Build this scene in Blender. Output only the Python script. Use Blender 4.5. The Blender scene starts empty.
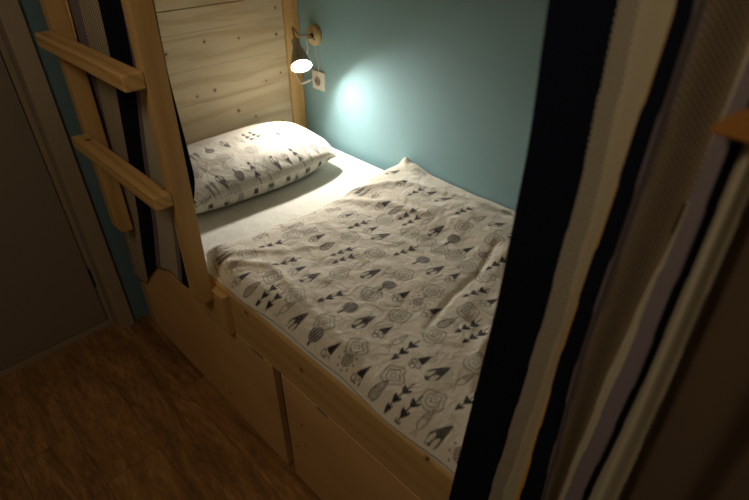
import bpy, bmesh, math, random
import numpy as np
from mathutils import Vector, Matrix

# ------------------------------------------------------------------ camera, world, light, exposure
S = bpy.context.scene
COL = S.collection
PITCH = math.atan(362/515.0); YAW = math.radians(45.1)
FWD = Vector((math.sin(YAW)*math.cos(PITCH), math.cos(YAW)*math.cos(PITCH), -math.sin(PITCH)))
cd = bpy.data.cameras.new('camera'); cam = bpy.data.objects.new('camera', cd); COL.objects.link(cam)
cam.location = (0, 0, 1.6)
cam.rotation_euler = FWD.to_track_quat('-Z', 'Y').to_euler()
cd.sensor_width = 36; cd.lens = 515*36/749.0; cd.clip_start = 0.02
cd.dof.use_dof = True; cd.dof.focus_distance = 1.55; cd.dof.aperture_fstop = 3.6
S.camera = cam

W = bpy.data.worlds.new('world'); S.world = W; W.use_nodes = True
W.node_tree.nodes['Background'].inputs[0].default_value = (1.0, 0.8, 0.6, 1)
W.node_tree.nodes['Background'].inputs[1].default_value = 0.01

def area(name, loc, target, size, power, color):
    l = bpy.data.lights.new(name, 'AREA'); l.shape = 'DISK'; l.size = size; l.energy = power; l.color = color
    o = bpy.data.objects.new(name, l); COL.objects.link(o); o.location = loc
    o.rotation_euler = (Vector(target)-Vector(loc)).to_track_quat('-Z', 'Y').to_euler()
    return o
area('room_light', (-0.42, 0.55, 2.20), (0.40, 0.9, 0.3), 0.35, 4.2, (1.0, 0.83, 0.60))

S.view_settings.view_transform = 'Standard'; S.view_settings.look = 'None'
S.view_settings.exposure = 0.0; S.view_settings.gamma = 1.0; S.view_settings.use_curve_mapping = False
BULB = 880.0

# ------------------------------------------------------------------ helpers
def link(o, parent=None):
    COL.objects.link(o)
    if parent is not None:
        o.parent = parent
        o.matrix_parent_inverse = Matrix.Translation(parent.location).inverted()
    return o
def tag(o, label, cat, group=None):
    o['label'] = label; o['category'] = cat
    if group: o['group'] = group
    return o
def thing(name, label, cat, loc, group=None):
    o = bpy.data.objects.new(name, None); o.location = loc; o.empty_display_size = 0.05
    COL.objects.link(o); return tag(o, label, cat, group)
def obj(name, bm, mat, parent=None, smooth=False, label=None):
    me = bpy.data.meshes.new(name); bm.normal_update(); bm.to_mesh(me); bm.free()
    for m in (mat if isinstance(mat, (list, tuple)) else [mat]): me.materials.append(m)
    if smooth:
        for p in me.polygons: p.use_smooth = True
    o = bpy.data.objects.new(name, me); link(o, parent)
    if label: o['label'] = label
    return o
def struct(name, bm, mat, parent=None):
    o = obj(name, bm, mat, parent)
    if parent is None: o['kind'] = 'structure'
    return o
def add_box(bm, lo, hi, bev=0.0, seg=2):
    b = bmesh.new(); bmesh.ops.create_cube(b, size=1.0)
    for v in b.verts:
        v.co = Vector([(lo[i]+hi[i])/2 + v.co[i]*(hi[i]-lo[i]) for i in range(3)])
    if bev: bmesh.ops.bevel(b, geom=list(b.edges), offset=bev, segments=seg, affect='EDGES', profile=0.6)
    merge(bm, b)
def merge(bm, b):
    me = bpy.data.meshes.new('tmp'); b.to_mesh(me); b.free(); bm.from_mesh(me); bpy.data.meshes.remove(me)
def box(lo, hi, bev=0.0, seg=2):
    bm = bmesh.new(); add_box(bm, lo, hi, bev, seg); return bm
def prism_xz(pts, y0, y1, bev=0.0, seg=2):
    """outline in the X-Z plane, extruded along Y"""
    b = bmesh.new(); f = b.faces.new([b.verts.new((p[0], y0, p[1])) for p in pts])
    r = bmesh.ops.extrude_face_region(b, geom=[f])
    for g in r['geom']:
        if isinstance(g, bmesh.types.BMVert): g.co.y = y1
    bmesh.ops.recalc_face_normals(b, faces=b.faces)
    if bev: bmesh.ops.bevel(b, geom=list(b.edges), offset=bev, segments=seg, affect='EDGES', profile=0.6)
    return b
def lathe(profile, origin, axis, n=40):
    """profile: (distance along axis, radius)"""
    q = Vector(axis).normalized().to_track_quat('Z', 'Y'); o = Vector(origin)
    b = bmesh.new(); rings = []
    for h, r in profile:
        if r < 1e-6: rings.append([b.verts.new(o + q @ Vector((0, 0, h)))])
        else: rings.append([b.verts.new(o + q @ Vector((r*math.cos(2*math.pi*i/n), r*math.sin(2*math.pi*i/n), h))) for i in range(n)])
    for a, c in zip(rings, rings[1:]):
        for i in range(n):
            j = (i+1) % n
            if len(a) == 1: b.faces.new([a[0], c[i], c[j]])
            elif len(c) == 1: b.faces.new([a[i], c[0], a[j]])
            else: b.faces.new([a[i], c[i], c[j], a[j]])
    bmesh.ops.recalc_face_normals(b, faces=b.faces)
    return b
def tube(pts, r, n=10, sub=8):
    P = [Vector(p) for p in pts]; Q = []
    for i in range(len(P)-1):
        p0 = P[max(i-1, 0)]; p1 = P[i]; p2 = P[i+1]; p3 = P[min(i+2, len(P)-1)]
        for k in range(sub):
            t = k/sub
            Q.append(0.5*((2*p1)+(-p0+p2)*t+(2*p0-5*p1+4*p2-p3)*t*t+(-p0+3*p1-3*p2+p3)*t**3))
    Q.append(P[-1]); b = bmesh.new(); rings = []; up = Vector((0.3, 0.2, 1)).normalized()
    for i, q in enumerate(Q):
        d = (Q[min(i+1, len(Q)-1)]-Q[max(i-1, 0)]).normalized()
        a = d.cross(up).normalized(); c = a.cross(d); up = c
        rings.append([b.verts.new(q + r*(math.cos(2*math.pi*k/n)*a + math.sin(2*math.pi*k/n)*c)) for k in range(n)])
    for a, c in zip(rings, rings[1:]):
        for i in range(n):
            b.faces.new([a[i], a[(i+1) % n], c[(i+1) % n], c[i]])
    b.faces.new(rings[0]); b.faces.new(rings[-1])
    bmesh.ops.recalc_face_normals(b, faces=b.faces)
    return b
def grid_obj(name, V, nu, nv, mat, parent=None, faces_mat=None, uv=None, col=None):
    """V: (nu*nv,3) numpy, u-major rows of nv"""
    idx = np.arange(nu*nv).reshape(nu, nv)
    F = np.stack([idx[:-1, :-1], idx[1:, :-1], idx[1:, 1:], idx[:-1, 1:]], -1).reshape(-1, 4)
    return raw_obj(name, V, F, mat, parent, faces_mat, uv, col)
def raw_obj(name, V, F, mat, parent=None, faces_mat=None, uv=None, col=None):
    me = bpy.data.meshes.new(name)
    me.vertices.add(len(V)); me.vertices.foreach_set('co', np.asarray(V, dtype=np.float32).ravel())
    me.loops.add(F.size); me.loops.foreach_set('vertex_index', F.ravel().astype(np.int32))
    me.polygons.add(len(F)); me.polygons.foreach_set('loop_start', np.arange(0, F.size, 4, dtype=np.int32))
    me.update(calc_edges=True); me.validate()
    me.polygons.foreach_set('use_smooth', np.ones(len(me.polygons), dtype=bool))
    for m in (mat if isinstance(mat, (list, tuple)) else [mat]): me.materials.append(m)
    if faces_mat is not None: me.polygons.foreach_set('material_index', np.asarray(faces_mat, dtype=np.int32))
    if uv is not None:
        u = me.uv_layers.new(name='uv'); li = np.zeros(len(me.loops), dtype=np.int32); me.loops.foreach_get('vertex_index', li)
        u.data.foreach_set('uv', np.asarray(uv, dtype=np.float32)[li].ravel())
    if col is not None:
        a = me.attributes.new('ink', 'FLOAT', 'POINT'); a.data.foreach_set('value', np.asarray(col, dtype=np.float32))
    me.update(); o = bpy.data.objects.new(name, me); link(o, parent); return o

# ------------------------------------------------------------------ materials
def srgb(r, g, b):
    f = lambda c: (c/255/12.92 if c/255 <= .04045 else ((c/255+.055)/1.055)**2.4)
    return (f(r), f(g), f(b), 1)
class NT:
    def __init__(s, name):
        s.m = bpy.data.materials.new(name); s.m.use_nodes = True; s.t = s.m.node_tree
        s.p = s.t.nodes['Principled BSDF']
    def n(s, kind, **kw):
        nd = s.t.nodes.new(kind)
        for k, v in kw.items():
            if k.startswith('i_'): nd.inputs[k[2:].replace('_', ' ')].default_value = v
            else: setattr(nd, k, v)
        return nd
    def l(s, a, b): s.t.links.new(a, b)
    def math(s, op, a, b=None, c=None, clamp=False):
        nd = s.n('ShaderNodeMath', operation=op, use_clamp=clamp)
        for i, v in enumerate((a, b, c)):
            if v is None: continue
            if isinstance(v, (int, float)): nd.inputs[i].default_value = v
            else: s.l(v, nd.inputs[i])
        return nd.outputs[0]
    def ramp(s, fac, stops):
        r = s.n('ShaderNodeValToRGB'); e = r.color_ramp.elements
        while len(e) < len(stops): e.new(0.5)
        for k, (p, c) in enumerate(stops): e[k].position = p; e[k].color = c
        s.l(fac, r.inputs[0]); return r.outputs[0]
    def mix(s, fac, a, b, mode='MIX'):
        m = s.n('ShaderNodeMix', data_type='RGBA', blend_type=mode)
        for sock, v in ((m.inputs[0], fac), (m.inputs[6], a), (m.inputs[7], b)):
            if isinstance(v, (int, float)): sock.default_value = v
            elif isinstance(v, tuple): sock.default_value = v
            else: s.l(v, sock)
        return m.outputs[2]
    def bump(s, h, strength, dist=0.001):
        b = s.n('ShaderNodeBump'); b.inputs['Strength'].default_value = strength; b.inputs['Distance'].default_value = dist
        s.l(h, b.inputs['Height']); s.l(b.outputs[0], s.p.inputs['Normal'])
def plain(name, color, rough=0.6, metal=0.0, noise=0.0):
    t = NT(name); t.p.inputs['Roughness'].default_value = rough; t.p.inputs['Metallic'].default_value = metal
    g = t.n('ShaderNodeNewGeometry'); nz = t.n('ShaderNodeTexNoise', i_Scale=14.0, i_Detail=4.0); t.l(g.outputs['Position'], nz.inputs['Vector'])
    dark = tuple(c*(1-noise) for c in color[:3])+(1,)
    t.l(t.mix(nz.outputs[0], dark, color), t.p.inputs['Base Color'])
    return t.m
def wood(name, base, dark, grain, knotcol=None, knots=(), rough=0.5, wave=70.0, dist=3.0, knot_density=None, contrast=1.0, cloud=None):
    """grain: axis index that runs along the fibres"""
    t = NT(name); t.p.inputs['Roughness'].default_value = rough
    g = t.n('ShaderNodeNewGeometry')
    def mapped(sc, off=(0, 0, 0)):
        m = t.n('ShaderNodeMapping'); m.inputs['Scale'].default_value = sc; m.inputs['Location'].default_value = off
        t.l(g.outputs['Position'], m.inputs['Vector']); return m.outputs[0]
    sc = [1.0, 1.0, 1.0]; sc[grain] = 0.12
    v = mapped(sc)
    fine = t.n('ShaderNodeTexNoise', i_Scale=160.0, i_Detail=3.0); t.l(v, fine.inputs['Vector'])
    low = t.n('ShaderNodeTexNoise', i_Scale=9.0, i_Detail=3.0, i_Distortion=0.6); t.l(v, low.inputs['Vector'])
    # growth-ring figure: contour lines of a slowly varying field
    other = [i for i in range(3) if i != grain]
    sp = t.n('ShaderNodeSeparateXYZ'); t.l(v, sp.inputs[0])
    s = t.math('ADD', sp.outputs[other[0]], sp.outputs[other[1]])
    ph = t.math('ADD', t.math('MULTIPLY', s, wave), t.math('MULTIPLY', low.outputs[0], dist*6.28))
    ring = t.math('POWER', t.math('ADD', t.math('MULTIPLY', t.math('SINE', ph), 0.5), 0.5), 2.5)
    f = t.math('ADD', t.math('MULTIPLY', ring, 0.45*contrast), t.math('MULTIPLY', fine.outputs[0], 0.35*contrast), clamp=True)
    c = t.mix(f, base, dark)
    big = t.n('ShaderNodeTexNoise', i_Scale=5.0, i_Detail=2.0); t.l(mapped([1.0 if i != grain else .5 for i in range(3)], (3, 1, 2)), big.inputs['Vector'])
    if cloud:
        c = t.mix(t.ramp(big.outputs[0], [(0.4, (0, 0, 0, 1)), (0.65, (1, 1, 1, 1))]), c, cloud)
    kc = knotcol or tuple(x*0.18 for x in dark[:3])+(1,)
    if knot_density:
        sk = [1.0, 1.0, 1.0]; sk[grain] = 0.6
        vo = t.n('ShaderNodeTexVoronoi', i_Scale=knot_density, i_Randomness=1.0); t.l(mapped(sk), vo.inputs['Vector'])
        k = t.ramp(vo.outputs['Distance'], [(0.035, (1, 1, 1, 1)), (0.075, (0, 0, 0, 1))])
        c = t.mix(k, c, kc)
    if knots:
        acc = None; halo = None
        for (x, y, z, r) in knots:
            d = t.n('ShaderNodeVectorMath', operation='DISTANCE'); t.l(g.outputs['Position'], d.inputs[0]); d.inputs[1].default_value = (x, y, z)
            q = t.math('DIVIDE', d.outputs['Value'], r)
            acc = q if acc is None else t.math('MINIMUM', acc, q)
        w = t.math('ADD', acc, t.math('MULTIPLY', fine.outputs[0], 0.6))
        c = t.mix(t.ramp(t.math('MULTIPLY', w, 0.25), [(0.25, (0.75, 0.75, 0.75, 1)), (0.75, (0, 0, 0, 1))]), c, dark)
        c = t.mix(t.ramp(t.math('MULTIPLY', w, 0.25), [(0.22, (1, 1, 1, 1)), (0.36, (0, 0, 0, 1))]), c, kc)
    t.l(c, t.p.inputs['Base Color'])
    t.bump(fine.outputs[0], 0.25, 0.0006)
    return t.m
def weave(name, base, dots, su=520.0, sv=420.0, thr=0.1, rough=0.9):
    t = NT(name); t.p.inputs['Roughness'].default_value = rough
    t.p.inputs['Specular IOR Level'].default_value = 0.15
    uv = t.n('ShaderNodeUVMap'); sp = t.n('ShaderNodeSeparateXYZ'); t.l(uv.outputs[0], sp.inputs[0])
    a = t.math('SINE', t.math('MULTIPLY', sp.outputs[0], su)); b = t.math('SINE', t.math('MULTIPLY', sp.outputs[1], sv))
    d = t.math('MULTIPLY', a, b)
    k = t.math('SMOOTH_MIN', 1.0, t.math('MULTIPLY', t.math('MAXIMUM', t.math('SUBTRACT', d, thr), 0.0), 6.0), 0.1)
    t.l(t.mix(t.math('MINIMUM', k, 1.0), base, dots), t.p.inputs['Base Color'])
    t.bump(d, 0.4, 0.0008)
    return t.m
def cloth(name, base, rough=0.9, thread=900.0, crease=26.0, cre=0.5, sheen=0.15, ink=None, ink_tone=None):
    t = NT(name); t.p.inputs['Roughness'].default_value = rough; t.p.inputs['Sheen Weight'].default_value = sheen
    g = t.n('ShaderNodeNewGeometry')
    n1 = t.n('ShaderNodeTexNoise', i_Scale=thread, i_Detail=2.0); t.l(g.outputs['Position'], n1.inputs['Vector'])
    n2 = t.n('ShaderNodeTexNoise', i_Scale=crease, i_Detail=5.0, i_Distortion=0.8); t.l(g.outputs['Position'], n2.inputs['Vector'])
    n3 = t.n('ShaderNodeTexNoise', i_Scale=220.0, i_Detail=2.0); t.l(g.outputs['Position'], n3.inputs['Vector'])
    c = t.mix(t.ramp(n3.outputs[0], [(0.35, (0, 0, 0, 1)), (0.7, (1, 1, 1, 1))]), base, tuple(x*0.88 for x in base[:3])+(1,))
    if ink is not None:
        a = t.n('ShaderNodeAttribute', attribute_name='ink')
        k = t.math('MULTIPLY', a.outputs['Fac'], t.math('ADD', 0.72, t.math('MULTIPLY', n3.outputs[0], 0.6)), clamp=True)
        c = t.mix(k, c, ink)
    t.l(c, t.p.inputs['Base Color'])
    h = t.math('ADD', t.math('MULTIPLY', n2.outputs[0], 1.0), t.math('MULTIPLY', n1.outputs[0], 0.06))
    t.bump(h, cre, 0.012)
    return t.m
def wall_mat(name, col, col2):
    t = NT(name); t.p.inputs['Roughness'].default_value = 0.75
    g = t.n('ShaderNodeNewGeometry'); n = t.n('ShaderNodeTexNoise', i_Scale=3.0, i_Detail=3.0); t.l(g.outputs['Position'], n.inputs['Vector'])
    t.l(t.mix(n.outputs[0], col, col2), t.p.inputs['Base Color'])
    n2 = t.n('ShaderNodeTexNoise', i_Scale=260.0, i_Detail=2.0); t.l(g.outputs['Position'], n2.inputs['Vector'])
    t.bump(n2.outputs[0], 0.15, 0.0008); return t.m
def floor_mat():
    t = NT('laminate_floor'); t.p.inputs['Roughness'].default_value = 0.42
    g = t.n('ShaderNodeNewGeometry')
    sp = t.n('ShaderNodeSeparateXYZ'); t.l(g.outputs['Position'], sp.inputs[0])
    pw = 0.187; x = t.math('DIVIDE', t.math('ADD', sp.outputs[0], 10*pw-0.047), pw)
    i = t.math('FLOOR', x); fx = t.math('FRACT', x)
    wn = t.n('ShaderNodeTexWhiteNoise', noise_dimensions='1D'); t.l(i, wn.inputs['W'])
    # end joints of neighbouring planks are shifted: 1.29 in the middle row, 1.47 by the bed, 1.565 by the door
    d_ = t.math('SUBTRACT', i, 10.0)
    off = t.math('ADD', t.math('ADD', t.math('MULTIPLY', t.math('MULTIPLY', d_, d_), 0.1217), t.math('MULTIPLY', d_, -0.153)), t.math('MULTIPLY', t.math('COMPARE', d_, 1.0, 0.1), 0.62))
    y = t.math('DIVIDE', t.math('ADD', t.math('SUBTRACT', sp.outputs[1], 1.29), t.math('SUBTRACT', 6.25, off)), 1.25)
    j = t.math('FLOOR', y); fy = t.math('FRACT', y)
    pid = t.math('ADD', t.math('MULTIPLY', i, 7.3), t.math('MULTIPLY', j, 3.1))
    w2 = t.n('ShaderNodeTexWhiteNoise', noise_dimensions='1D'); t.l(pid, w2.inputs['W'])
    cm = t.n('ShaderNodeCombineXYZ'); t.l(t.math('ADD', sp.outputs[0], t.math('MULTIPLY', w2.outputs[0], 9.0)), cm.inputs[0])
    t.l(t.math('MULTIPLY', sp.outputs[1], 0.18), cm.inputs[1]); t.l(pid, cm.inputs[2])
    n1 = t.n('ShaderNodeTexNoise', i_Scale=16.0, i_Detail=8.0, i_Roughness=0.7, i_Distortion=0.9); t.l(cm.outputs[0], n1.inputs['Vector'])
    n2 = t.n('ShaderNodeTexNoise', i_Scale=120.0, i_Detail=3.0); t.l(cm.outputs[0], n2.inputs['Vector'])
    f = t.math('ADD', t.math('MULTIPLY', n1.outputs[0], 0.75), t.math('MULTIPLY', n2.outputs[0], 0.25))
    c = t.ramp(f, [(0.36, srgb(66, 44, 22)), (0.5, srgb(142, 100, 54)), (0.62, srgb(196, 148, 90))])
    c = t.mix(0.35, c, t.mix(w2.outputs[0], srgb(92, 64, 34), srgb(190, 142, 84)))
    sx = t.math('MINIMUM', fx, t.math('SUBTRACT', 1.0, fx)); sy = t.math('MINIMUM', fy, t.math('SUBTRACT', 1.0, fy))
    sx = t.math('MULTIPLY', sx, pw); sy = t.math('MULTIPLY', sy, 1.25)
    seam = t.math('LESS_THAN', t.math('MINIMUM', sx, sy), 0.0012)
    c = t.mix(t.math('MULTIPLY', seam, 0.6), c, srgb(30, 18, 12))
    t.l(c, t.p.inputs['Base Color']); t.bump(n2.outputs[0], 0.2, 0.0006)
    return t.m

PB = srgb(214, 178, 122); PD = srgb(176, 128, 74)
M = {}
M['pine_y'] = wood('pine_along_bed', srgb(208, 172, 112), srgb(172, 126, 66), 1, knots=[(0.506, 1.008, 0.634, .006), (0.506, 0.769, 0.592, .006), (0.506, 0.355, 0.655, .006)], wave=110, dist=1.6, contrast=.7)
M['pine_z'] = wood('pine_upright', srgb(208, 170, 110), srgb(170, 122, 64), 2, wave=90, dist=1.5, contrast=.7, knot_density=3.0)
M['rung'] = wood('pine_rung', srgb(214, 174, 110), srgb(162, 112, 56), 1, knots=[(.415, 1.60, .995, .007), (.43, 1.16, .995, .004)], wave=240, dist=1.6, contrast=.9)
M['panel'] = wood('pine_headboard', srgb(216, 198, 164), srgb(176, 138, 92), 0,
    knots=[(.822, 1.8655, 1.115, .0045), (.977, 1.8655, 1.133, .0045), (1.124, 1.8655, 1.122, .0035), (1.309, 1.8655, 1.208, .004), (1.301, 1.8655, 1.109, .005),
           (1.303, 1.8655, .954, .0035), (.907, 1.8655, .944, .004), (1.075, 1.8655, .845, .006), (1.153, 1.8655, .80, .004), (1.289, 1.8655, .744, .004), (1.226, 1.8655, .936, .003), (.985, 1.8655, .95, .005)],
    wave=80, dist=3.4, contrast=.85, knotcol=srgb(74, 46, 26))
M['ply'] = wood('birch_ply_front', srgb(226, 184, 126), srgb(196, 148, 92), 1, knots=[(.506, 1.245, .095, .007), (.506, .80, .335, .005), (.506, .79, .25, .005), (.506, .833, .2, .004), (.506, 1.05, .30, .003)],
    wave=24, dist=2.0, contrast=.55, cloud=srgb(208, 164, 106))
M['floor'] = floor_mat()
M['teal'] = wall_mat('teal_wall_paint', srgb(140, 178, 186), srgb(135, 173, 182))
M['teal_end'] = wall_mat('shaded_teal_paint', srgb(104, 132, 142), srgb(98, 126, 136))  # the teal wall colour, darkened to carry the shade behind the ladder
M['plaster'] = wall_mat('pale_plaster', srgb(190, 178, 160), srgb(184, 172, 154))
M['door'] = plain('painted_door', srgb(138, 124, 106), 0.5, noise=0.04)
M['trim'] = plain('painted_trim', srgb(160, 144, 122), 0.45, noise=0.04)
M['black'] = plain('black_metal', srgb(24, 22, 22), 0.4, 0.5)
M['steel'] = plain('galvanised_steel', srgb(190, 190, 184), 0.35, 0.9)
M['shade'] = plain('grey_lacquered_metal', srgb(168, 158, 138), 0.4, 0.0)
M['shade_in'] = plain('white_lacquer', srgb(236, 232, 222), 0.5)
M['nickel'] = plain('brushed_nickel', srgb(150, 130, 112), 0.35, 0.9)
M['birch'] = plain('cream_disc', srgb(206, 182, 136), 0.55, noise=0.08)
M['plastic'] = plain('white_plastic', srgb(226, 222, 210), 0.35)
M['socket_in'] = plain('socket_recess', srgb(150, 140, 128), 0.5)
M['sheet'] = cloth('white_fitted_sheet', srgb(226, 224, 214), thread=1100, crease=15, cre=0.35)
M['duvet'] = cloth('printed_cotton_duvet', srgb(226, 218, 202), crease=22, cre=0.75, ink=srgb(34, 32, 34))
M['pillow'] = cloth('printed_cotton_pillow', srgb(206, 200, 186), crease=20, cre=0.55, ink=srgb(34, 32, 36))
b = NT('glowing_bulb'); b.p.inputs['Emission Color'].default_value = (1.0, 0.93, 0.83, 1); b.p.inputs['Emission Strength'].default_value = BULB
b.p.inputs['Base Color'].default_value = (1, 1, 1, 1); M['bulb'] = b.m
M['navy'] = weave('navy_stripe', srgb(12, 15, 32), srgb(8, 10, 22), 900, 900, 0.0)
M['greydot'] = weave('grey_dotted_stripe', srgb(180, 170, 148), srgb(62, 54, 44), 1150, 980, 0.12)
M['greyweave'] = weave('grey_coarse_dotted_stripe', srgb(206, 192, 162), srgb(56, 50, 42), 420, 640, 0.1)
M['darkshadedot'] = weave('dark_shaded_dotted_stripe', srgb(150, 132, 106), srgb(44, 37, 30), 1150, 980, 0.06)  # grey dotted weave with fold shade in its colour; also the thin dark stripe
M['cream'] = weave('cream_stripe', srgb(192, 182, 156), srgb(182, 172, 146), 2400, 2400, 0.0)
M['mustard'] = weave('mustard_stripe', srgb(214, 164, 40), srgb(196, 146, 34), 1600, 1600, 0.0)
M['lavender'] = weave('lavender_stripe', srgb(134, 122, 124), srgb(120, 108, 112), 1800, 1800, 0.0)
M['brown'] = weave('dark_brown_stripe', srgb(104, 86, 66), srgb(86, 70, 54), 1800, 1800, 0.0)
M['honey'] = wood('honey_wood', srgb(164, 110, 44), srgb(132, 82, 30), 1, contrast=.5)

# ------------------------------------------------------------------ the room
XW = 1.42; YE = 1.985; YB = -1.3; XL = -0.8; ZC = 2.5
struct('floor', box((XL-.1, YB-.1, -.06), (XW+.1, YE+.2, 0)), M['floor'])
struct('ceiling', box((XL-.1, YB-.1, ZC), (XW+.1, YE+.2, ZC+.06)), M['plaster'])
struct('wall_right', box((XW, YB-.1, 0), (XW+.1, YE+.2, ZC)), M['teal'])
struct('wall_left', box((XL-.1, YB-.1, 0), (XL, YE+.2, ZC)), M['plaster'])
struct('wall_back', box((XL, YB-.1, 0), (XW, YB, ZC)), M['plaster'])
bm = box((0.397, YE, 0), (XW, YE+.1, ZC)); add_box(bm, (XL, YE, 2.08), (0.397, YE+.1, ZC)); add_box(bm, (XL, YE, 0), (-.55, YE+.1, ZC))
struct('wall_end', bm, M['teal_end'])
# door leaf, its frame and the architrave round it
YD = 2.032
d = struct('door_1', box((-.51, YD, .036), (.362, YD+.04, 2.04), .0015), M['door'])
hb = box((.3600, YD-.010, .223), (.3675, YD-.0005, .318), .003)
obj('hinge', hb, M['black'], d, label='small black hinge')
bm = box((.366, YD, 0), (.3845, YD+.05, 2.06), .0015); add_box(bm, (-.55, YD, 0), (.366, YD+.05, .031), .0015); add_box(bm, (-.55, YD, 2.045), (.366, YD+.05, 2.08), .0015)
add_box(bm, (.352, YD+.012, .02), (.37, YD+.05, 2.06)); add_box(bm, (-.55, YD, .03), (-.515, YD+.05, 2.05), .0015)
struct('trim_1', bm, M['trim'])
bm = box((.3855, YE-.022, 0), (.448, YE-.0003, 2.14), .004); add_box(bm, (.385, YE-.003, 0), (.3965, YD+.05, 2.08)); add_box(bm, (-.62, YE-.022, 2.08), (.385, YE, 2.14), .004); add_box(bm, (-.62, YE-.022, 0), (-.555, YE, 2.08), .004)
struct('trim_2', bm, M['trim'])

# ------------------------------------------------------------------ bunk bed
XF = 0.506; YF = -0.15; YH = 1.86
bed = thing('bunk_bed', 'pine bunk bed built against the teal wall, with plank headboard and two wide drawers', 'bed', (0.96, 0.9, 0))
def bpart(name, bm, mat, label=None, parent=bed): return obj(name, bm, mat, parent, label=label)
bpart('post', box((XF+.006, YH, 0), (XF+.055, 1.93, 1.80), .004), M['pine_z'])
bpart('post', box((1.345, YH, 0), (XW-.002, 1.955, 1.80), .004), M['pine_z'])
bpart('post', box((XF+.006, YF-.07, 0), (XF+.055, YF, 1.80), .004), M['pine_z'])
bpart('post', box((1.345, YF-.07, 0), (XW-.002, YF, 1.80), .004), M['pine_z'])
# headboard of wide planks with visible joints
hb = bmesh.new(); zs = [0.40, 0.60, 0.792, 0.918, 1.044, 1.172, 1.2525, 1.46, 1.62]
for z0, z1 in zip(zs, zs[1:]):
    g = .0014 if z1 == 1.2525 or z0 == 1.2525 else .0003
    add_box(hb, (XF+.056, YH+.006, z0+(g if z0 == 1.2525 else .0002)), (1.3435, YH+.026, z1-g), .0012 if g > .001 else .0005, 1)
bpart('headboard', hb, M['panel'], 'pale knotty pine planks')
bpart('footboard', box((XF+.056, YF-.05, .40), (1.344, YF-.025, 1.0), .003), M['panel'])
# front side rail with a rounded top edge, back rail, slat base
r = .012
pts = [(XF, .497), (XF+.03, .497), (XF+.03, .66)] + [(XF+r - r*math.sin(a), .66-r + r*math.cos(a)) for a in [i*math.pi/12 for i in range(7)]]
bpart('side_rail', prism_xz(pts, YF+.001, YH-.001), M['pine_y'], 'front rail with rounded top edge')
bpart('side_rail', box((XW-.032, YF+.001, .40), (XW-.003, YH-.001, .56), .003), M['pine_y'])
bpart('bed_base', box((XF+.031, YF+.001, .50), (XW-.033, YH-.001, .515)), M['ply'])
bpart('spacer_block', box((XF-.022, 1.095, .499), (XF-.0005, 1.245, .645), .0025), M['pine_z'], 'short pine block on the front rail')
bpart('spacer_block', box((XF-.022, 1.62, 1.62), (XF-.0005, 1.70, 1.76), .0025), M['pine_z'])
bpart('spacer_block', box((XF-.022, 1.095, 1.62), (XF-.0005, 1.18, 1.76), .0025), M['pine_z'])
bpart('upper_rail', box((XF, YF, 1.60), (XF+.03, 1.93, 1.78), .006), M['pine_y'])
bpart('upper_base', box((XF+.031, YF, 1.61), (XW-.003, 1.93, 1.63)), M['panel'])
bpart('carcass', box((XF+.21, .86, .02), (XW-.04, .90, .495)), M['ply'])
def drawer(y0, y1, z0, ctabs):
    d = bpart('drawer', box((XF-.001, y0, z0), (XF+.021, y1, .4945), .0015), M['ply'])
    for (ya, yb) in ctabs:
        obj('metal_catch', box((XF-.0035, ya, .4905), (XF+.004, yb, .499), .0008), M['steel'], d, label='thin metal catch')
drawer(.912, 1.853, .012, [(.955, 1.01)])
drawer(YF+.003, .872, .012, [(.672, .714)])
bpart('toe_board', box((XF+.03, YF+.001, .001), (XF+.045, YH-.001, .05)), M['ply'])

# ladder
lad = thing('wooden_ladder', 'pine bunk ladder with square rungs, in front of the head end of the bed', 'ladder', (.46, 1.40, .60))
def lrail(y0, y1):
    x0, x1, z0, z1 = .434, .4838, .612, 1.92
    pts = [(x1, z0), (x1, z1), (x0, z1), (x0, z0+.028), (x0+.006, z0+.012), (x0+.018, z0+.001)]
    b = prism_xz(pts, y0, y1, .003, 2)
    for v_ in b.verts: v_.co.y += .040*(1.32-v_.co.z)/.72        # the ladder stands slightly askew
    obj('ladder_rail', b, M['pine_z'], lad)
lrail(1.108, 1.143); lrail(1.648, 1.694)
for zt in (0.995, 1.288, 1.578):
    sh = .040*(1.32-zt)/.72
    obj('rung', box((.386, 1.110+sh, zt-.037), (.4335, 1.655+sh*.4, zt), .006, 3), M['rung'], lad)

# ------------------------------------------------------------------ mattress, duvet, pillow
rng = np.random.RandomState(4)
def waves(x, y, n, fmin, fmax, seed, aniso=None):
    r = np.random.RandomState(seed); z = 0
    for _ in range(n):
        f = r.uniform(fmin, fmax); a = r.uniform(0, 2*np.pi) if aniso is None else aniso + r.normal(0, .35)
        z = z + np.sin(x*f*np.cos(a)+y*f*np.sin(a)+r.uniform(0, 6.28))/n**.5
    return z
def seg_dist(x, y, ax, ay, bx, by):
    dx, dy = bx-ax, by-ay; t = np.clip(((x-ax)*dx+(y-ay)*dy)/(dx*dx+dy*dy), 0, 1)
    return np.hypot(x-ax-t*dx, y-ay-t*dy), t
def fold(x, y, pts, amp, wid):
    best = None
    for a, b in zip(pts, pts[1:]):
        d, t = seg_dist(x, y, *a, *b); best = d if best is None else np.minimum(best, d)
    return amp*np.exp(-(best/wid)**2)
mat = bpy.data.objects.new('mattress', None); mat.location = (.96, .85, .515); COL.objects.link(mat)
tag(mat, 'mattress in a plain white fitted sheet on the lower bunk', 'mattress')
obj('mattress_core', box((.545, YF+.01, .516), (1.38, YH-.012, .652), .03, 4), M['sheet'], mat, smooth=True)
nx, ny = 150, 300
u = np.linspace(-1, 1, nx)[:, None]; v = np.linspace(-1, 1, ny)[None, :]
cxm, hx, cym, hy = .952, .440, (YF+YH)/2, (YH-YF)/2-.006
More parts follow.
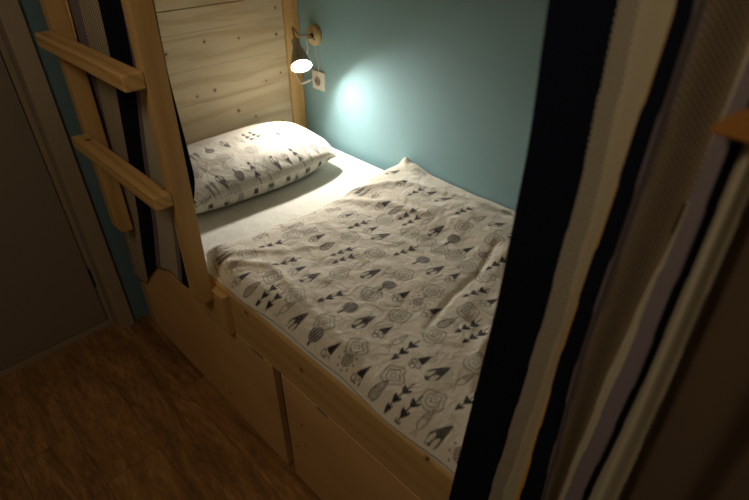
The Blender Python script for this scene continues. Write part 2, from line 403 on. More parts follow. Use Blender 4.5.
# rounded-box cover: parameter beyond the rim turns down the side
def rim(p, h, R):
    s = np.abs(p)*(h+.075); pos = np.where(s < h-R, s, np.where(s < h-R+R*1.5708, h-R+R*np.sin(np.clip((s-h+R)/R, 0, 1.5708)), h))
    drop = np.where(s < h-R, 0, np.where(s < h-R+R*1.5708, R-R*np.cos(np.clip((s-h+R)/R, 0, 1.5708)), R+s-(h-R+R*1.5708)))
    return np.sign(p)*pos, drop
px, dx_ = rim(u, hx, .028); py, dy_ = rim(v, hy, .028)
X = cxm+px+0*v; Y = cym+py+0*u
Z = .666 - np.maximum(dx_+0*v, dy_+0*u) + .0006*waves(X, Y, 8, 12, 40, 3) - .006*np.clip((X-1.30)/.1, 0, 1)
Z = np.where(X < .543, np.maximum(Z, .6625), Z)
grid_obj('fitted_sheet', np.stack([X, Y, Z], -1).reshape(-1, 3), nx, ny, M['sheet'], mat)['label'] = 'white fitted sheet'

# printed motifs (stamped plants, drops, balloons, roses); local a = along the tip, b = across, both in metres/size
def sm(d, w): return np.clip(0.5 - d/w, 0, 1)
def motif(kind, a, b, r):
    W_ = .055
    e = lambda ca, cb, ra, rb: np.hypot((a-ca)/ra, (b-cb)/rb)
    line = lambda d, t: sm(np.abs(d)-t, W_)
    lseg = lambda ax, ay, bx, by, t: sm(seg_dist(a, b, ax, ay, bx, by)[0]-t, W_)
    if kind == 'twig' or kind == 'twin':
        z = np.zeros_like(a)
        for off in ((0,) if kind == 'twig' else (-.42, .42)):
            sh = .18 if off > 0 else 0
            z = np.maximum(z, lseg(-.95+sh, off, 1.0+sh, off, .04))
            for c0, s in ((-.78, .16), (-.22, .24), (.42, .27)):
                bb = np.abs(b-off); aa = a-c0-sh
                wd = s*np.clip((aa+.26)/.34, 0, 1)**.8
                z = np.maximum(z, sm(bb-wd, .07)*(aa > -.26)*(aa < .10+.16*bb/s)*(1-.5*(bb < .02)))
        return z
    if kind == 'drop':
        wdt = .52*np.sqrt(np.clip((a+1)/.75, 0, 1))*np.clip((1.0-a)/1.45, 0, 1)**.75+.001
        ins = (np.abs(a) < 1)
        k = sm(np.abs(b)-wdt, .08)*ins; hole = np.maximum(sm((e(-.42, -.2, .36, .15)-1)*.3, .1), sm((e(-.42, .2, .36, .15)-1)*.3, .1))
        return k*(1-.92*hole)*.9
    if kind == 'gnome':
        tri = sm(np.abs(b)-(.36*(1-(a+.1)/1.1)), .1)*(a > -.15)*(a < 1)
        z = tri
        for ca, cb in ((-.45, -.28), (-.45, .28), (-.8, 0)): z = np.maximum(z, line((e(ca, cb, 1, 1)-.2), .035)*.9)
        return np.maximum(z, line(e(-.6, 0, 1, 1)-.42, .02)*.5)
    if kind == 'balloon':
        k = sm((e(.15, 0, .62, .62)-1)*.62, .07); st = 0.5+0.5*np.sin(b*26+a*3)
        tail = sm(np.abs(b)-.1, .06)*(a < -.45)*(a > -1.0)
        return np.maximum(k*(.45+.55*st), tail)
    if kind == 'ball':
        k = sm((e(-.1, 0, .5, .5)-1)*.5, .07); z = k*(.5+.5*np.sin(a*23)*np.sin(b*23))
        for q in range(9):
            t = q*.7; z = np.maximum(z, sm(np.hypot(a+.1-.75*np.cos(t), b-.75*np.sin(t))-.07, .06))
        return np.maximum(z, lseg(.3, 0, 1, 0, .04))
    if kind == 'leaf':
        wdt = .42*np.sqrt(np.clip((a+1)/.6, 0, 1))*np.clip((.75-a)/1.3, 0, 1)**.6+.001
        k = sm(np.abs(b)-wdt, .07)*(a > -1)*(a < .8); rimm = line(np.abs(b)-wdt, .05)*(a > -1)*(a < .75)
        return np.maximum(np.maximum(k*(.25+.5*(np.sin(b*34) > .1)), rimm), lseg(.6, 0, 1.1, 0, .035))*.9
    if kind == 'tri':
        z = np.zeros_like(a)
        for o2 in (-.33, .33):
            wd = .3*(1-(a+.6)/1.7); k = sm(np.abs(b-o2)-wd, .06)*(a > -.6)*(a < 1)
            z = np.maximum(z, k*(.45+.5*(np.sin(a*30+b*9) > 0)))
            z = np.maximum(z, line(np.hypot(a+.75, b-o2)-.14, .03))
        return z
    if kind == 'carrot':
        wdt = .30*np.sqrt(np.clip((a+.5)/.6, 0, 1))*np.clip((.9-a)/1.2, 0, 1)**.7+.001
        k = line(np.abs(b)-wdt, .04)*(a > -.5)*(a < .9); inn = sm(np.abs(b)-wdt, .05)*(a > .1)*(a < .9)*.5
        z = np.maximum(k, inn)
        for s in (-.35, 0, .35): z = np.maximum(z, lseg(-.5, 0, -1.05, s, .02))
        return z*.7
    if kind == 'rose':
        R_ = np.hypot(a, b); th = np.arctan2(b, a)
        w = R_*(1+.06*np.sin(5*th+r)+.05*np.sin(3*th+2*r))
        ring = sm(np.abs(((w*3.1+.18*np.sin(4*th+r)) % 1)-.5)-.16, .2)
        return (ring*.46+.10)*(w < .95)*(w > .08)
    if kind == 'squig':
        return np.maximum(lseg(-.6, .2, .6, -.2, .06), sm(np.abs(np.hypot(a-.2, b)-.3)-.05, .06))*.33
    if kind == 'crate':
        k = sm(np.maximum(np.abs(a+.1)-.75, np.abs(b)-.4), .08)
        return np.maximum(k*(.25+.45*(np.sin(a*9-b*14) > .3)), line(np.maximum(np.abs(a+.1)-.75, np.abs(b)-.4), .04)*.8)*.8
    return np.zeros_like(a)
SIZE = dict(twig=.040, twin=.038, drop=.031, gnome=.028, balloon=.029, ball=.027, leaf=.028, tri=.030, carrot=.032, rose=.029, squig=.016, crate=.028)
def print_motifs(X, Y, items, ang0, mult=1.0, sizes=None):
    ink = np.zeros(X.shape)
    for n, it in enumerate(items):
        kind, mx, my = it[:3]; s = (sizes or SIZE)[kind]*mult*1.12
        ang = ang0 + (((n*37) % 17)-8)*.018
        dx, dy = X-mx, Y-my
        w = np.abs(dx)+np.abs(dy) < 2.6*s
        if not w.any(): continue
        a = (dx[w]*math.cos(ang)+dy[w]*math.sin(ang))/s; b2 = (-dx[w]*math.sin(ang)+dy[w]*math.cos(ang))/s
        ink[w] = np.maximum(ink[w], motif(kind, a, b2, n))
    return ink

# duvet
#DUVET_FUNC_BEGIN
def duvet_head(x):
    return np.interp(x, [.50, .54, .66, .9, 1.14, 1.30, 1.36, 1.41], [1.300, 1.300, 1.268, 1.235, 1.245, 1.27, 1.275, 1.235])
def duvet_z(x, y, dh, df):
    """dh distance in from the head edge, df from the front edge"""
    e = lambda d, k: 1-np.exp(-np.maximum(d, 0)/k)
    z = .673 + .036*e(dh, .022)*e(df, .028) + .012*e(dh, .12)*e(df, .12)
    z = z + .022*np.exp(-((x-1.20)/.10)**2)*e(dh, .06)*np.clip((y-.2)/.6, 0, 1) - .022*np.clip((x-1.30)/.11, 0, 1)*(1-np.exp(-((y-1.20)/.09)**2))
    z = z + .034*np.exp(-((x-1.40)/.022)**2-((y-1.225)/.024)**2) + .014*np.exp(-((x-1.38)/.06)**2-((y-1.20)/.06)**2)
    z = z + fold(x, y, [(1.10, 1.21), (1.24, 1.09), (1.30, .93), (1.36, .75)], .010, .022)
    z = z + fold(x, y, [(1.02, 1.20), (1.10, 1.05), (1.13, .9)], .008, .02)
    z = z - fold(x, y, [(1.16, .64), (1.02, .60), (.86, .585), (.74, .56)], .0045, .010)
    z = z + fold(x, y, [(1.14, .60), (1.0, .56), (.86, .54)], .005, .022)
    z = z + fold(x, y, [(.56, 1.16), (.63, 1.05), (.60, .86), (.565, .62)], .0045, .014)
    z = z + fold(x, y, [(.58, 1.20), (.70, 1.08), (.80, 1.02)], .004, .016)
    z = z + fold(x, y, [(.70, .32), (.75, .42), (.84, .44)], .009, .016)
    z = z - fold(x, y, [(.84, .50), (.80, .40), (.68, .36)], .007, .014)
    z = z + .0028*waves(x, y, 9, 14, 34, 11)*e(df, .05) + .0011*waves(x, y, 12, 45, 110, 5)
    return z
def duvet_grid(nx, ny):
    s = np.linspace(0, 1, nx)[:, None]; t = np.linspace(0, 1, ny)[None, :]
    s = s + 0*t; t = t + 0*s
    x = .512 + s*(1.412-.512)
    y = duvet_head(x) + t*(-.12-duvet_head(x))
    x = x + (1-s)**3*np.interp(y, [1.05, 1.12, 1.2, 1.29], [0, .006, .024, .052])
    x = x + (.006*np.sin(y*9+1)+.003*np.sin(y*23))*(1-s)
    return x, y, duvet_z(x, y, t*1.36, s*.90)
#DUVET_FUNC_END
nx, ny = 340, 500
X, Y, Z = duvet_grid(nx, ny)
DM = [('ball', 0.588, 1.266), ('tri', 0.5650000000000001, 1.2), ('ball', 0.56, 1.135), ('gnome', 0.545, 1.072), ('leaf', 0.543, 1.013), ('twin', 0.545, 0.944), ('carrot', 0.553, 0.879), ('drop', 0.547, 0.825), ('rose', 0.613, 1.142), ('rose', 0.6, 0.999), ('rose', 0.594, 0.887), ('crate', 0.7, 1.2), ('twig', 0.696, 1.13), ('twig', 0.671, 1.027), ('gnome', 0.671, 0.974), ('drop', 0.671, 0.919), ('carrot', 0.674, 0.869), ('twig', 0.662, 0.815), ('balloon', 0.658, 0.749), ('drop', 0.651, 0.686), ('gnome', 0.662, 0.629), ('carrot', 0.662, 0.581), ('twig', 0.654, 0.548), ('gnome', 0.652, 0.498), ('drop', 0.651, 0.45), ('carrot', 0.675, 0.399), ('twig', 0.648, 0.357), ('squig', 0.605, 1.065), ('squig', 0.599, 0.949), ('rose', 0.584, 0.758), ('rose', 0.74, 0.874), ('rose', 0.735, 0.747), ('rose', 0.874, 0.871), ('rose', 0.886, 0.986), ('squig', 0.594, 0.83), ('squig', 0.736, 0.813), ('squig', 0.728, 0.687), ('squig', 0.751, 0.944), ('gnome', 0.812, 1.055), ('leaf', 0.808, 1.001), ('twin', 0.803, 0.93), ('carrot', 0.808, 0.862), ('drop', 0.799, 0.81), ('balloon', 0.793, 0.739), ('gnome', 0.791, 0.685), ('ball', 0.805, 0.64), ('gnome', 0.8, 0.588), ('leaf', 0.794, 0.536), ('twin', 0.807, 0.475), ('leaf', 0.84, 1.225), ('crate', 0.812, 1.16), ('crate', 0.82, 1.098), ('ball', 0.984, 1.222), ('crate', 0.966, 1.156), ('gnome', 0.966, 1.091), ('twig', 0.954, 1.02), ('gnome', 0.964, 0.974), ('drop', 0.954, 0.922), ('carrot', 0.956, 0.859), ('twig', 0.95, 0.815), ('balloon', 0.946, 0.75), ('drop', 0.936, 0.69), ('gnome', 0.947, 0.636), ('twig', 0.936, 0.551), ('gnome', 0.931, 0.505), ('balloon', 1.112, 1.211), ('tri', 1.109, 1.167), ('ball', 1.116, 1.107), ('gnome', 1.088, 1.038), ('leaf', 1.092, 0.984), ('twin', 1.086, 0.923), ('carrot', 1.104, 0.866), ('drop', 1.09, 0.814), ('balloon', 1.089, 0.749), ('gnome', 1.074, 0.688), ('ball', 1.09, 0.637), ('twig', 1.081, 0.582), ('drop', 1.29, 1.188), ('gnome', 1.236, 1.083), ('twig', 1.219, 1.009), ('gnome', 1.244, 0.971), ('drop', 1.245, 0.913), ('carrot', 1.235, 0.848), ('twig', 1.23, 0.811), ('leaf', 1.229, 0.748), ('drop', 1.24, 0.693), ('rose', 1.369, 1.126), ('rose', 1.164, 0.876), ('rose', 1.153, 0.759), ('rose', 1.161, 0.65), ('rose', 1.032, 0.872), ('rose', 1.028, 0.75), ('rose', 1.013, 0.635), ('rose', 0.862, 0.742), ('rose', 0.858, 0.636), ('rose', 0.731, 0.64), ('rose', 0.859, 0.521), ('rose', 0.74, 0.747), ('rose', 0.583, 0.64), ('rose', 0.582, 0.52), ('rose', 0.589, 0.412), ('rose', 0.735, 0.531), ('rose', 0.731, 0.405), ('squig', 0.588, 0.718), ('squig', 0.586, 0.586), ('squig', 0.584, 0.472), ('squig', 0.584, 0.357), ('balloon', 0.545, 0.751), ('gnome', 0.541, 0.688), ('ball', 0.55, 0.634), ('gnome', 0.541, 0.583), ('leaf', 0.54, 0.523), ('twin', 0.542, 0.458), ('carrot', 0.542, 0.398), ('drop', 0.54, 0.355), ('ball', 0.54, 0.298), ('rose', 1.075, 1.223), ('rose', 0.898, 1.214), ('rose', 0.767, 1.127), ('rose', 1.207, 1.231), ('rose', 1.032, 0.807), ('rose', 1.031, 0.695), ('rose', 0.974, 1.086), ('rose', 1.012, 0.578), ('rose', 1.033, 0.982), ('squig', 0.911, 0.888), ('squig', 1.141, 0.947), ('squig', 1.143, 0.802), ('squig', 0.85, 0.674), ('squig', 0.95, 0.669), ('squig', 0.622, 1.222), ('squig', 0.75, 0.464), ('squig', 0.7, 0.484), ('twin', 0.57, 0.25), ('rose', 0.625, 0.23), ('carrot', 0.57, 0.185), ('drop', 0.57, 0.12), ('rose', 0.625, 0.1), ('gnome', 0.57, 0.055), ('balloon', 0.57, -0.01), ('rose', 0.625, -0.03), ('leaf', 0.57, -0.075), ('gnome', 0.68, 0.22), ('rose', 0.735, 0.2), ('balloon', 0.68, 0.155), ('leaf', 0.68, 0.09), ('rose', 0.735, 0.07), ('ball', 0.68, 0.025), ('twig', 0.68, -0.04), ('rose', 0.735, -0.06), ('ball', 0.79, 0.3), ('rose', 0.845, 0.28), ('twig', 0.79, 0.235), ('twin', 0.79, 0.17), ('rose', 0.845, 0.15), ('carrot', 0.79, 0.105), ('drop', 0.79, 0.04), ('rose', 0.845, 0.02), ('gnome', 0.79, -0.025), ('balloon', 0.79, -0.09), ('rose', 0.845, -0.11), ('carrot', 0.9, 0.38), ('rose', 0.955, 0.36), ('drop', 0.9, 0.315), ('gnome', 0.9, 0.25), ('rose', 0.955, 0.23), ('balloon', 0.9, 0.185), ('leaf', 0.9, 0.12), ('rose', 0.955, 0.1), ('ball', 0.9, 0.055), ('twig', 0.9, -0.01), ('rose', 0.955, -0.03), ('twin', 0.9, -0.075), ('balloon', 1.01, 0.45), ('rose', 1.065, 0.43), ('leaf', 1.01, 0.385), ('ball', 1.01, 0.32), ('rose', 1.065, 0.3), ('twig', 1.01, 0.255), ('twin', 1.01, 0.19), ('rose', 1.065, 0.17), ('carrot', 1.01, 0.125), ('drop', 1.01, 0.06), ('rose', 1.065, 0.04), ('gnome', 1.01, -0.005), ('balloon', 1.01, -0.07), ('rose', 1.065, -0.09), ('twig', 1.12, 0.52), ('rose', 1.175, 0.5), ('twin', 1.12, 0.455), ('carrot', 1.12, 0.39), ('rose', 1.175, 0.37), ('drop', 1.12, 0.325), ('gnome', 1.12, 0.26), ('rose', 1.175, 0.24), ('balloon', 1.12, 0.195), ('leaf', 1.12, 0.13), ('rose', 1.175, 0.11), ('ball', 1.12, 0.065), ('twig', 1.12, 0.0), ('rose', 1.175, -0.02), ('twin', 1.12, -0.065), ('drop', 1.23, 0.62), ('rose', 1.285, 0.6), ('gnome', 1.23, 0.555), ('balloon', 1.23, 0.49), ('rose', 1.285, 0.47), ('leaf', 1.23, 0.425), ('ball', 1.23, 0.36), ('rose', 1.285, 0.34), ('twig', 1.23, 0.295), ('twin', 1.23, 0.23), ('rose', 1.285, 0.21), ('carrot', 1.23, 0.165), ('drop', 1.23, 0.1), ('rose', 1.285, 0.08), ('gnome', 1.23, 0.035), ('balloon', 1.23, -0.03), ('rose', 1.285, -0.05), ('leaf', 1.23, -0.095), ('leaf', 1.34, 0.66), ('rose', 1.395, 0.64), ('ball', 1.34, 0.595), ('twig', 1.34, 0.53), ('rose', 1.395, 0.51), ('twin', 1.34, 0.465), ('carrot', 1.34, 0.4), ('rose', 1.395, 0.38), ('drop', 1.34, 0.335), ('gnome', 1.34, 0.27), ('rose', 1.395, 0.25), ('balloon', 1.34, 0.205), ('leaf', 1.34, 0.14), ('rose', 1.395, 0.12), ('ball', 1.34, 0.075), ('twig', 1.34, 0.01), ('rose', 1.395, -0.01), ('twin', 1.34, -0.055)]
ink = print_motifs(X, Y, DM, -0.22)
ink[:3, :] = 0
Zb = np.minimum(Z-.004, .6695+0*Z)
top = np.stack([X, Y, Z], -1).reshape(-1, 3); bot = np.stack([X, Y, np.minimum(Zb, Z-.003)], -1).reshape(-1, 3)
V = np.concatenate([top, bot]); N = nx*ny
idx = np.arange(N).reshape(nx, ny)
ft = np.stack([idx[:-1, :-1], idx[1:, :-1], idx[1:, 1:], idx[:-1, 1:]], -1).reshape(-1, 4)[:, ::-1]
fb = ft[:, ::-1]+N
def side(a): return np.stack([a[:-1], a[1:], a[1:]+N, a[:-1]+N], -1)
F = np.concatenate([ft, fb, side(idx[0, :]), side(idx[-1, ::-1]), side(idx[::-1, 0]), side(idx[:, -1])])
dv = raw_obj('duvet', V, F, M['duvet'], col=np.concatenate([ink.ravel(), 0*ink.ravel()]))
tag(dv, 'crumpled cream duvet printed with rows of dark plants and pale roses, covering the bed', 'duvet')

# pillow
#PILLOW_FUNC_BEGIN
def pillow_grid(n, m, side):
    u = np.linspace(-1, 1, n)[:, None]; v = np.linspace(-1, 1, m)[None, :]
    u = np.sin(u*np.pi/2)*.35+u*.65; v = np.sin(v*np.pi/2)*.35+v*.65
    u = u+0*v; v = v+0*u
    k = np.clip(v, 0, 1); cu = np.clip(u, 0, 1)
    x = .920 + .345*u*(1 - .0*(1-v**2) - .05*np.clip(-v, 0, 1)**4*cu**6*np.abs(u)**3 - .20*k**3*cu**2 - .06*k**3*np.clip(-u, 0, 1)**2)
    y = 1.640 + .190*v*(1 - .30*cu**4*k**2 - .10*np.abs(u)**4*k**2)
    y = y + .012*np.sin(u*3+.5)*(v < 0)*v
    prof = np.clip(1-np.abs(u)**2.6, 0, 1)**.55*np.clip(1-np.abs(v)**2.4, 0, 1)**.55
    base = .730 + .030*(v+1)/2 + .012*np.clip(u, 0, 1)
    base = base - .022*np.exp(-((u-1)/.12)**2-((v+1)/.3)**2)
    if side > 0:
        z = base + .070*prof + .0022*waves(x, y, 9, 25, 70, 21)*prof**.5 + .004*waves(x, y, 5, 9, 16, 8)*prof
    else:
        z = base - (base-.677)*np.clip(prof*1.9, 0, 1)**.8 + .0015*waves(x, y, 7, 30, 70, 31)*prof**.5*(prof < .5)
    return x, y, z
#PILLOW_FUNC_END
n_, m_ = 300, 180
x1, y1, z1 = pillow_grid(n_, m_, 1); x0, y0, z0 = pillow_grid(n_, m_, -1)
PM = [('twig', 0.702, 1.632), ('tri', 0.753, 1.664), ('balloon', 0.815, 1.669), ('drop', 0.885, 1.669), ('carrot', 0.946, 1.667), ('twin', 0.998, 1.667), ('rose', 0.709, 1.571), ('rose', 0.82, 1.587), ('rose', 0.938, 1.576), ('tri', 0.711, 1.488), ('drop', 0.755, 1.495), ('balloon', 0.82, 1.492), ('twig', 0.88, 1.487), ('rose', 0.668, 1.485), ('twig', 0.63, 1.468), ('carrot', 1.046, 1.644), ('gnome', 1.085, 1.62), ('leaf', 1.126, 1.602), ('rose', 1.041, 1.567), ('carrot', 0.919, 1.472), ('drop', 0.971, 1.479), ('gnome', 1.02, 1.474), ('twig', 1.065, 1.476), ('carrot', 1.112, 1.47), ('leaf', 1.156, 1.476), ('ball', 1.199, 1.473), ('rose', 0.778, 1.461), ('rose', 1.112, 1.515)]; PMB = [('twig', 0.743, 1.463), ('leaf', 0.799, 1.463), ('gnome', 0.858, 1.455), ('drop', 0.919, 1.447), ('gnome', 0.993, 1.441), ('twig', 1.036, 1.441), ('drop', 1.085, 1.442), ('gnome', 1.149, 1.446), ('ball', 1.198, 1.449), ('gnome', 0.682, 1.465)]
PS = {k: v*.86 for k, v in SIZE.items()}
ik1 = print_motifs(x1, y1, PM, -1.45, 1.0, PS); ik0 = print_motifs(x0, y0, PMB, -1.45, 1.0, PS)
idx = np.arange(n_*m_).reshape(n_, m_); N = n_*m_
idb = idx+N
idb[0, :] = idx[0, :]; idb[-1, :] = idx[-1, :]; idb[:, 0] = idx[:, 0]; idb[:, -1] = idx[:, -1]
q = lambda I: np.stack([I[:-1, :-1], I[1:, :-1], I[1:, 1:], I[:-1, 1:]], -1).reshape(-1, 4)
F = np.concatenate([q(idx), q(idb)[:, ::-1]])
V = np.concatenate([np.stack([x1, y1, z1], -1).reshape(-1, 3), np.stack([x0, y0, z0], -1).reshape(-1, 3)])
pl = raw_obj('pillow', V, F, M['pillow'], col=np.concatenate([ik1.ravel(), ik0.ravel()]))
bmp = bmesh.new(); bmp.from_mesh(pl.data); bmesh.ops.delete(bmp, geom=[v_ for v_ in bmp.verts if not v_.link_faces], context='VERTS'); bmp.to_mesh(pl.data); bmp.free()
tag(pl, 'plump cream pillow printed with dark plants and cones, propped at the headboard', 'pillow')
# piped seam round the pillow edge
ring = [(x1[i, 0], y1[i, 0], z1[i, 0]) for i in range(0, n_, 6)] + [(x1[-1, j], y1[-1, j], z1[-1, j]) for j in range(0, m_, 6)] + \
       [(x1[i, -1], y1[i, -1], z1[i, -1]) for i in range(n_-1, 0, -6)] + [(x1[0, j], y1[0, j], z1[0, j]) for j in range(m_-1, -1, -6)]
so = obj('pillow_seam', tube(ring, .0022, 6, 2), M['sheet'], None, smooth=True, label='pale stitched seam')
so.parent = pl

# ------------------------------------------------------------------ reading lamp
lamp = thing('wall_lamp', 'lit grey cone reading lamp on a cream disc, mounted on the teal wall', 'lamp', (XW-.001, 1.757, 1.105))
dsh = Vector((-.34, -.67, -.66)).normalized(); O = Vector((1.272, 1.675, 1.023)); L_ = .122
obj('wall_plate', lathe([(0, 0), (0, .040), (.014, .040), (.019, .036), (.020, 0)], (XW-.0005, 1.757, 1.105), (-1, 0, 0), 48), M['birch'], lamp, True, 'cream round disc')
pl_ = obj('mounting_screw', lathe([(0, 0), (0, .0035), (.002, .003), (.002, 0)], (XW-.0205, 1.757-.014, 1.105-.012), (-1, 0, 0), 12), M['black'], lamp, True)
T = O - dsh*L_
obj('arm', tube([(XW-.019, 1.757, 1.105), (1.385, 1.758, 1.105), (1.352, 1.776, 1.112), (1.332, 1.790, 1.140), tuple(T-dsh*.035), tuple(T-dsh*.004)], .0042, 10, 8), M['nickel'], lamp, True, 'thin bent metal arm')
obj('arm_joint', lathe([(0, 0), (0, .011), (.018, .011), (.022, .006), (.022, 0)], (XW-.020, 1.757, 1.105), (-1, 0, 0), 24), M['nickel'], lamp, True)
R1, R2 = .0165, .0425
prof = [(0, 0), (0, .013), (.004, R1), (.040, R1), (.043, .020), (.058, .025), (L_, R2), (L_+.001, R2+.0012), (L_, R2-.0022), (.06, .0225)]
obj('lamp_shade', lathe(prof, T, dsh, 56), M['shade'], lamp, True)
obj('shade_lining', lathe([(L_-.001, R2-.0026), (.061, .0222), (.060, 0)], T, dsh, 56), M['shade_in'], lamp, True, 'white inner surface of the shade')
bl = obj('bulb', lathe([(0, 0), (.0, .013), (.014, .014), (.034, .027), (.036, .029)], T+dsh*.062, dsh, 32), M['shade_in'], lamp, True)
obj('bulb_face', lathe([(.0365, .029), (.041, .027), (.045, .020), (.047, .010), (.0475, 0)], T+dsh*.062, dsh, 32), M['bulb'], bl, True, 'bright glowing front of the bulb')
cordpts = [(XW-.008, 1.757, 1.066), (XW-.010, 1.748, 1.03), (XW-.012, 1.735, .99), (XW-.014, 1.745, .95), (XW-.018, 1.775, .925), (XW-.022, 1.795, .915)]
c = obj('cord', tube(cordpts, .0018, 8, 8), M['plastic'], lamp, True, 'thin pale cord')
obj('cord_switch', tube([(XW-.022, 1.79, .917), (XW-.026, 1.842, .893)], .0055, 10, 6), M['plastic'], c, True, 'small white inline switch')
obj('cord', tube([(XW-.026, 1.842, .893), (XW-.045, 1.83, .90), (1.355, 1.835, .95), (1.352, 1.85, 1.0)], .0016, 8, 8), M['plastic'], lamp, True)
obj('cord', tube([(XW-.018, 1.80, 1.08), (XW-.02, 1.79, 1.05), (XW-.024, 1.80, 1.02), (XW-.04, 1.82, 1.0)], .0018, 8, 8), M['plastic'], lamp, True)

sk = thing('power_socket', 'white square wall socket on the teal wall below the lamp', 'socket', (XW-.001, 1.757, .918))
yc, zc = 1.748, .922
obj('cover_plate', box((XW-.011, yc-.038, zc-.040), (XW-.0005, yc+.038, zc+.040), .003), M['plastic'], sk)
obj('socket_well', lathe([(.0, 0), (0, .019), (.0012, .0205), (.0012, .0195), (-.0, .017)], (XW-.0112, yc+.002, zc-.002), (-1, 0, 0), 32), M['socket_in'], sk, True, 'round grey recess')
for dy in (-.0085, .0085):
    obj('contact_hole', lathe([(0, 0), (0, .003), (.001, .0025), (.001, 0)], (XW-.0122, yc+.002+dy, zc-.002), (-1, 0, 0), 12), M['black'], sk, True)

# ------------------------------------------------------------------ curtains
def curtain(name, label, strips, zl, hem, ztop, xof, group, xtop=None, sub=7, nz=150, jag=.0006):
    """strips: list of (material, [Y of the left border at each level zl], X there). Last entry closes the cloth."""
    mats = []; cols = []
    for k in range(len(strips)-1):
        m, ya, xa = strips[k]; _, yb, xb = strips[k+1]
        if m not in mats: mats.append(m)
        for q_ in range(sub): cols.append((k, q_/sub, m))
    cols.append((len(strips)-2, 1.0, strips[-2][0]))
    zn = np.linspace(0, 1, nz); Vs = []; UV = []; ucum = np.zeros(nz)
    prev = None
    for k, t, m in cols:
        _, ya, xa = strips[k]; _, yb, xb = strips[k+1]
        ts = t*t*(3-2*t)
        y_ref = np.interp(.7, zl, np.array(ya)*(1-t)+np.array(yb)*t)
        zb = hem(y_ref); z = ztop + (zb-ztop)*zn
        def lev(arr):
            a_ = np.interp(z, zl, arr)
            k_ = np.ones(9)/9; p_ = np.pad(a_, 4, mode='edge'); return np.convolve(p_, k_, 'valid')
        y = lev(ya)*(1-t)+lev(yb)*t
        if t == 0 and k > 0: y = y + jag*np.sign(np.sin(z*1500))
        x = (xa*(1-ts)+xb*ts) + xof(y, z) + 0*z
        P = np.stack([x, y, z], -1)
        if prev is not None: ucum = ucum + np.hypot(P[:, 0]-prev[:, 0], P[:, 1]-prev[:, 1])
        prev = P; Vs.append(P); UV.append(np.stack([ucum, z], -1))
    V = np.array(Vs); nu = len(cols)
    fm = np.array([mats.index(cols[i][2]) for i in range(nu-1) for _ in range(nz-1)])
    o = grid_obj(name, V.reshape(-1, 3), nu, nz, [M[m] for m in mats], None, fm, np.array(UV).reshape(-1, 2))
    sd = o.modifiers.new('thickness', 'SOLIDIFY'); sd.thickness = .0012; sd.offset = 0
    tag(o, label, 'curtain', group); return o

ZL = [.30, .78, 1.17, 1.38, 1.53]
near = [
 ('navy',     [.292, .268, .246, .242, .249], .476),
 ('greydot',  [.212, .195, .179, .176, .184], .468),
 ('cream',    [.188, .174, .157, .158, .167], .468),
 ('mustard',  [.166, .153, .1475, .1395, .1362], .472),
 ('navy',     [.150, .143, .1445, .1385, .136], .458),
 ('lavender', [.110, .110, .124, .121, .122], .452),
 ('darkshadedot',  [.101, .105, .118, .1145, .115], .458),
 ('cream',    [.103, .097, .093, .0815, .085], .474),
 ('lavender', [.099, .091, .0815, .0805, .080], .466),
 ('navy',     [.072, .070, .063, .0665, .069], .460),
 ('cream',    [.066, .0635, .0575, .0600, .063], .472),
 ('cream',    [.048, .047, .048, .052, .055], .452),
 ('darkshadedot',  [.024, .026, .035, .042, .046], .462),
 ('brown',    [.010, .018, .028, .036, .040], .478),
 ('brown',    [-.03, -.028, -.020, -.012, -.01], .462),
 ('brown',    [-.06, -.055, -.05, -.045, -.045], .482),
 ('navy',     [-.08, -.075, -.07, -.066, -.066], .470),
 ('navy',     [-.12, -.118, -.11, -.105, -.105], .486)]
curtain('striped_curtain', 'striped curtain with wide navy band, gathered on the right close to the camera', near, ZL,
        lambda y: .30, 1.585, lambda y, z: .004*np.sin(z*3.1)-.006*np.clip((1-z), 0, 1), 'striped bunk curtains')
ZH = [.30, .50, .70, 1.0, 1.25, 1.55]
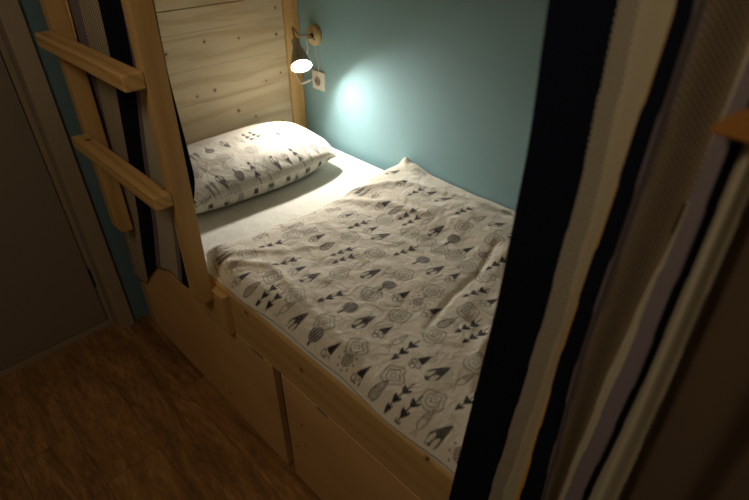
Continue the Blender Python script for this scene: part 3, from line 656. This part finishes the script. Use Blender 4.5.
far = [
 ('lavender', [1.895, 1.885, 1.850, 1.78, 1.70, 1.64], .500),
 ('lavender', [1.892, 1.872, 1.825, 1.73, 1.665, 1.61], .494),
 ('greyweave',  [1.888, 1.855, 1.79, 1.68, 1.61, 1.56], .500),
 ('navy',     [1.755, 1.70, 1.62, 1.53, 1.455, 1.40], .494),
 ('lavender', [1.68, 1.605, 1.522, 1.43, 1.33, 1.28], .500),
 ('cream',    [1.60, 1.555, 1.475, 1.385, 1.30, 1.25], .494),
 ('lavender', [1.50, 1.43, 1.372, 1.29, 1.22, 1.19], .498),
 ('navy',     [1.48, 1.41, 1.345, 1.265, 1.205, 1.175], .500),
 ('navy',     [1.37, 1.35, 1.29, 1.140, 1.16, 1.14], .505)]
def hem_far(y): return float(np.interp(y, [1.20, 1.36, 1.42, 1.47, 1.53, 1.60, 1.66, 1.75, 1.88], [.52, .515, .535, .51, .465, .38, .31, .275, .285]))
curtain('striped_curtain', 'narrow striped curtain hanging behind the ladder at the head of the bed', far, ZH,
        hem_far, 1.585, lambda y, z: 0*z, 'striped bunk curtains', sub=7)
rod = obj('curtain_rod', tube([(.492, YF-.02, 1.592), (.492, .9, 1.592), (.492, 1.90, 1.592)], .006, 12, 2), M['steel'], None, True)
tag(rod, 'thin steel curtain rod under the upper bunk, above the striped curtains', 'curtain rod')

# rounded end of a honey-coloured board poking out at the right
pts = []
for i in range(9):
    a = math.radians(175-i*85/8); pts.append((-.010+.083*math.cos(a)*.93, 1.449+.036*math.sin(a)))
bh = bmesh.new(); f = bh.faces.new([bh.verts.new((.428, -p[0]-.006, p[1])) for p in ([(p_[0], p_[1]) for p_ in pts] + [(.14, 1.485), (.14, 1.447)])])
r_ = bmesh.ops.extrude_face_region(bh, geom=[f])
for g_ in r_['geom']:
    if isinstance(g_, bmesh.types.BMVert): g_.co.x = .446
bmesh.ops.recalc_face_normals(bh, faces=bh.faces); bmesh.ops.bevel(bh, geom=list(bh.edges), offset=.002, segments=2, affect='EDGES')
gb = obj('wooden_bracket', bh, M['honey']); tag(gb, 'honey coloured rounded wooden bracket tip in front of the near curtain, right edge', 'bracket')
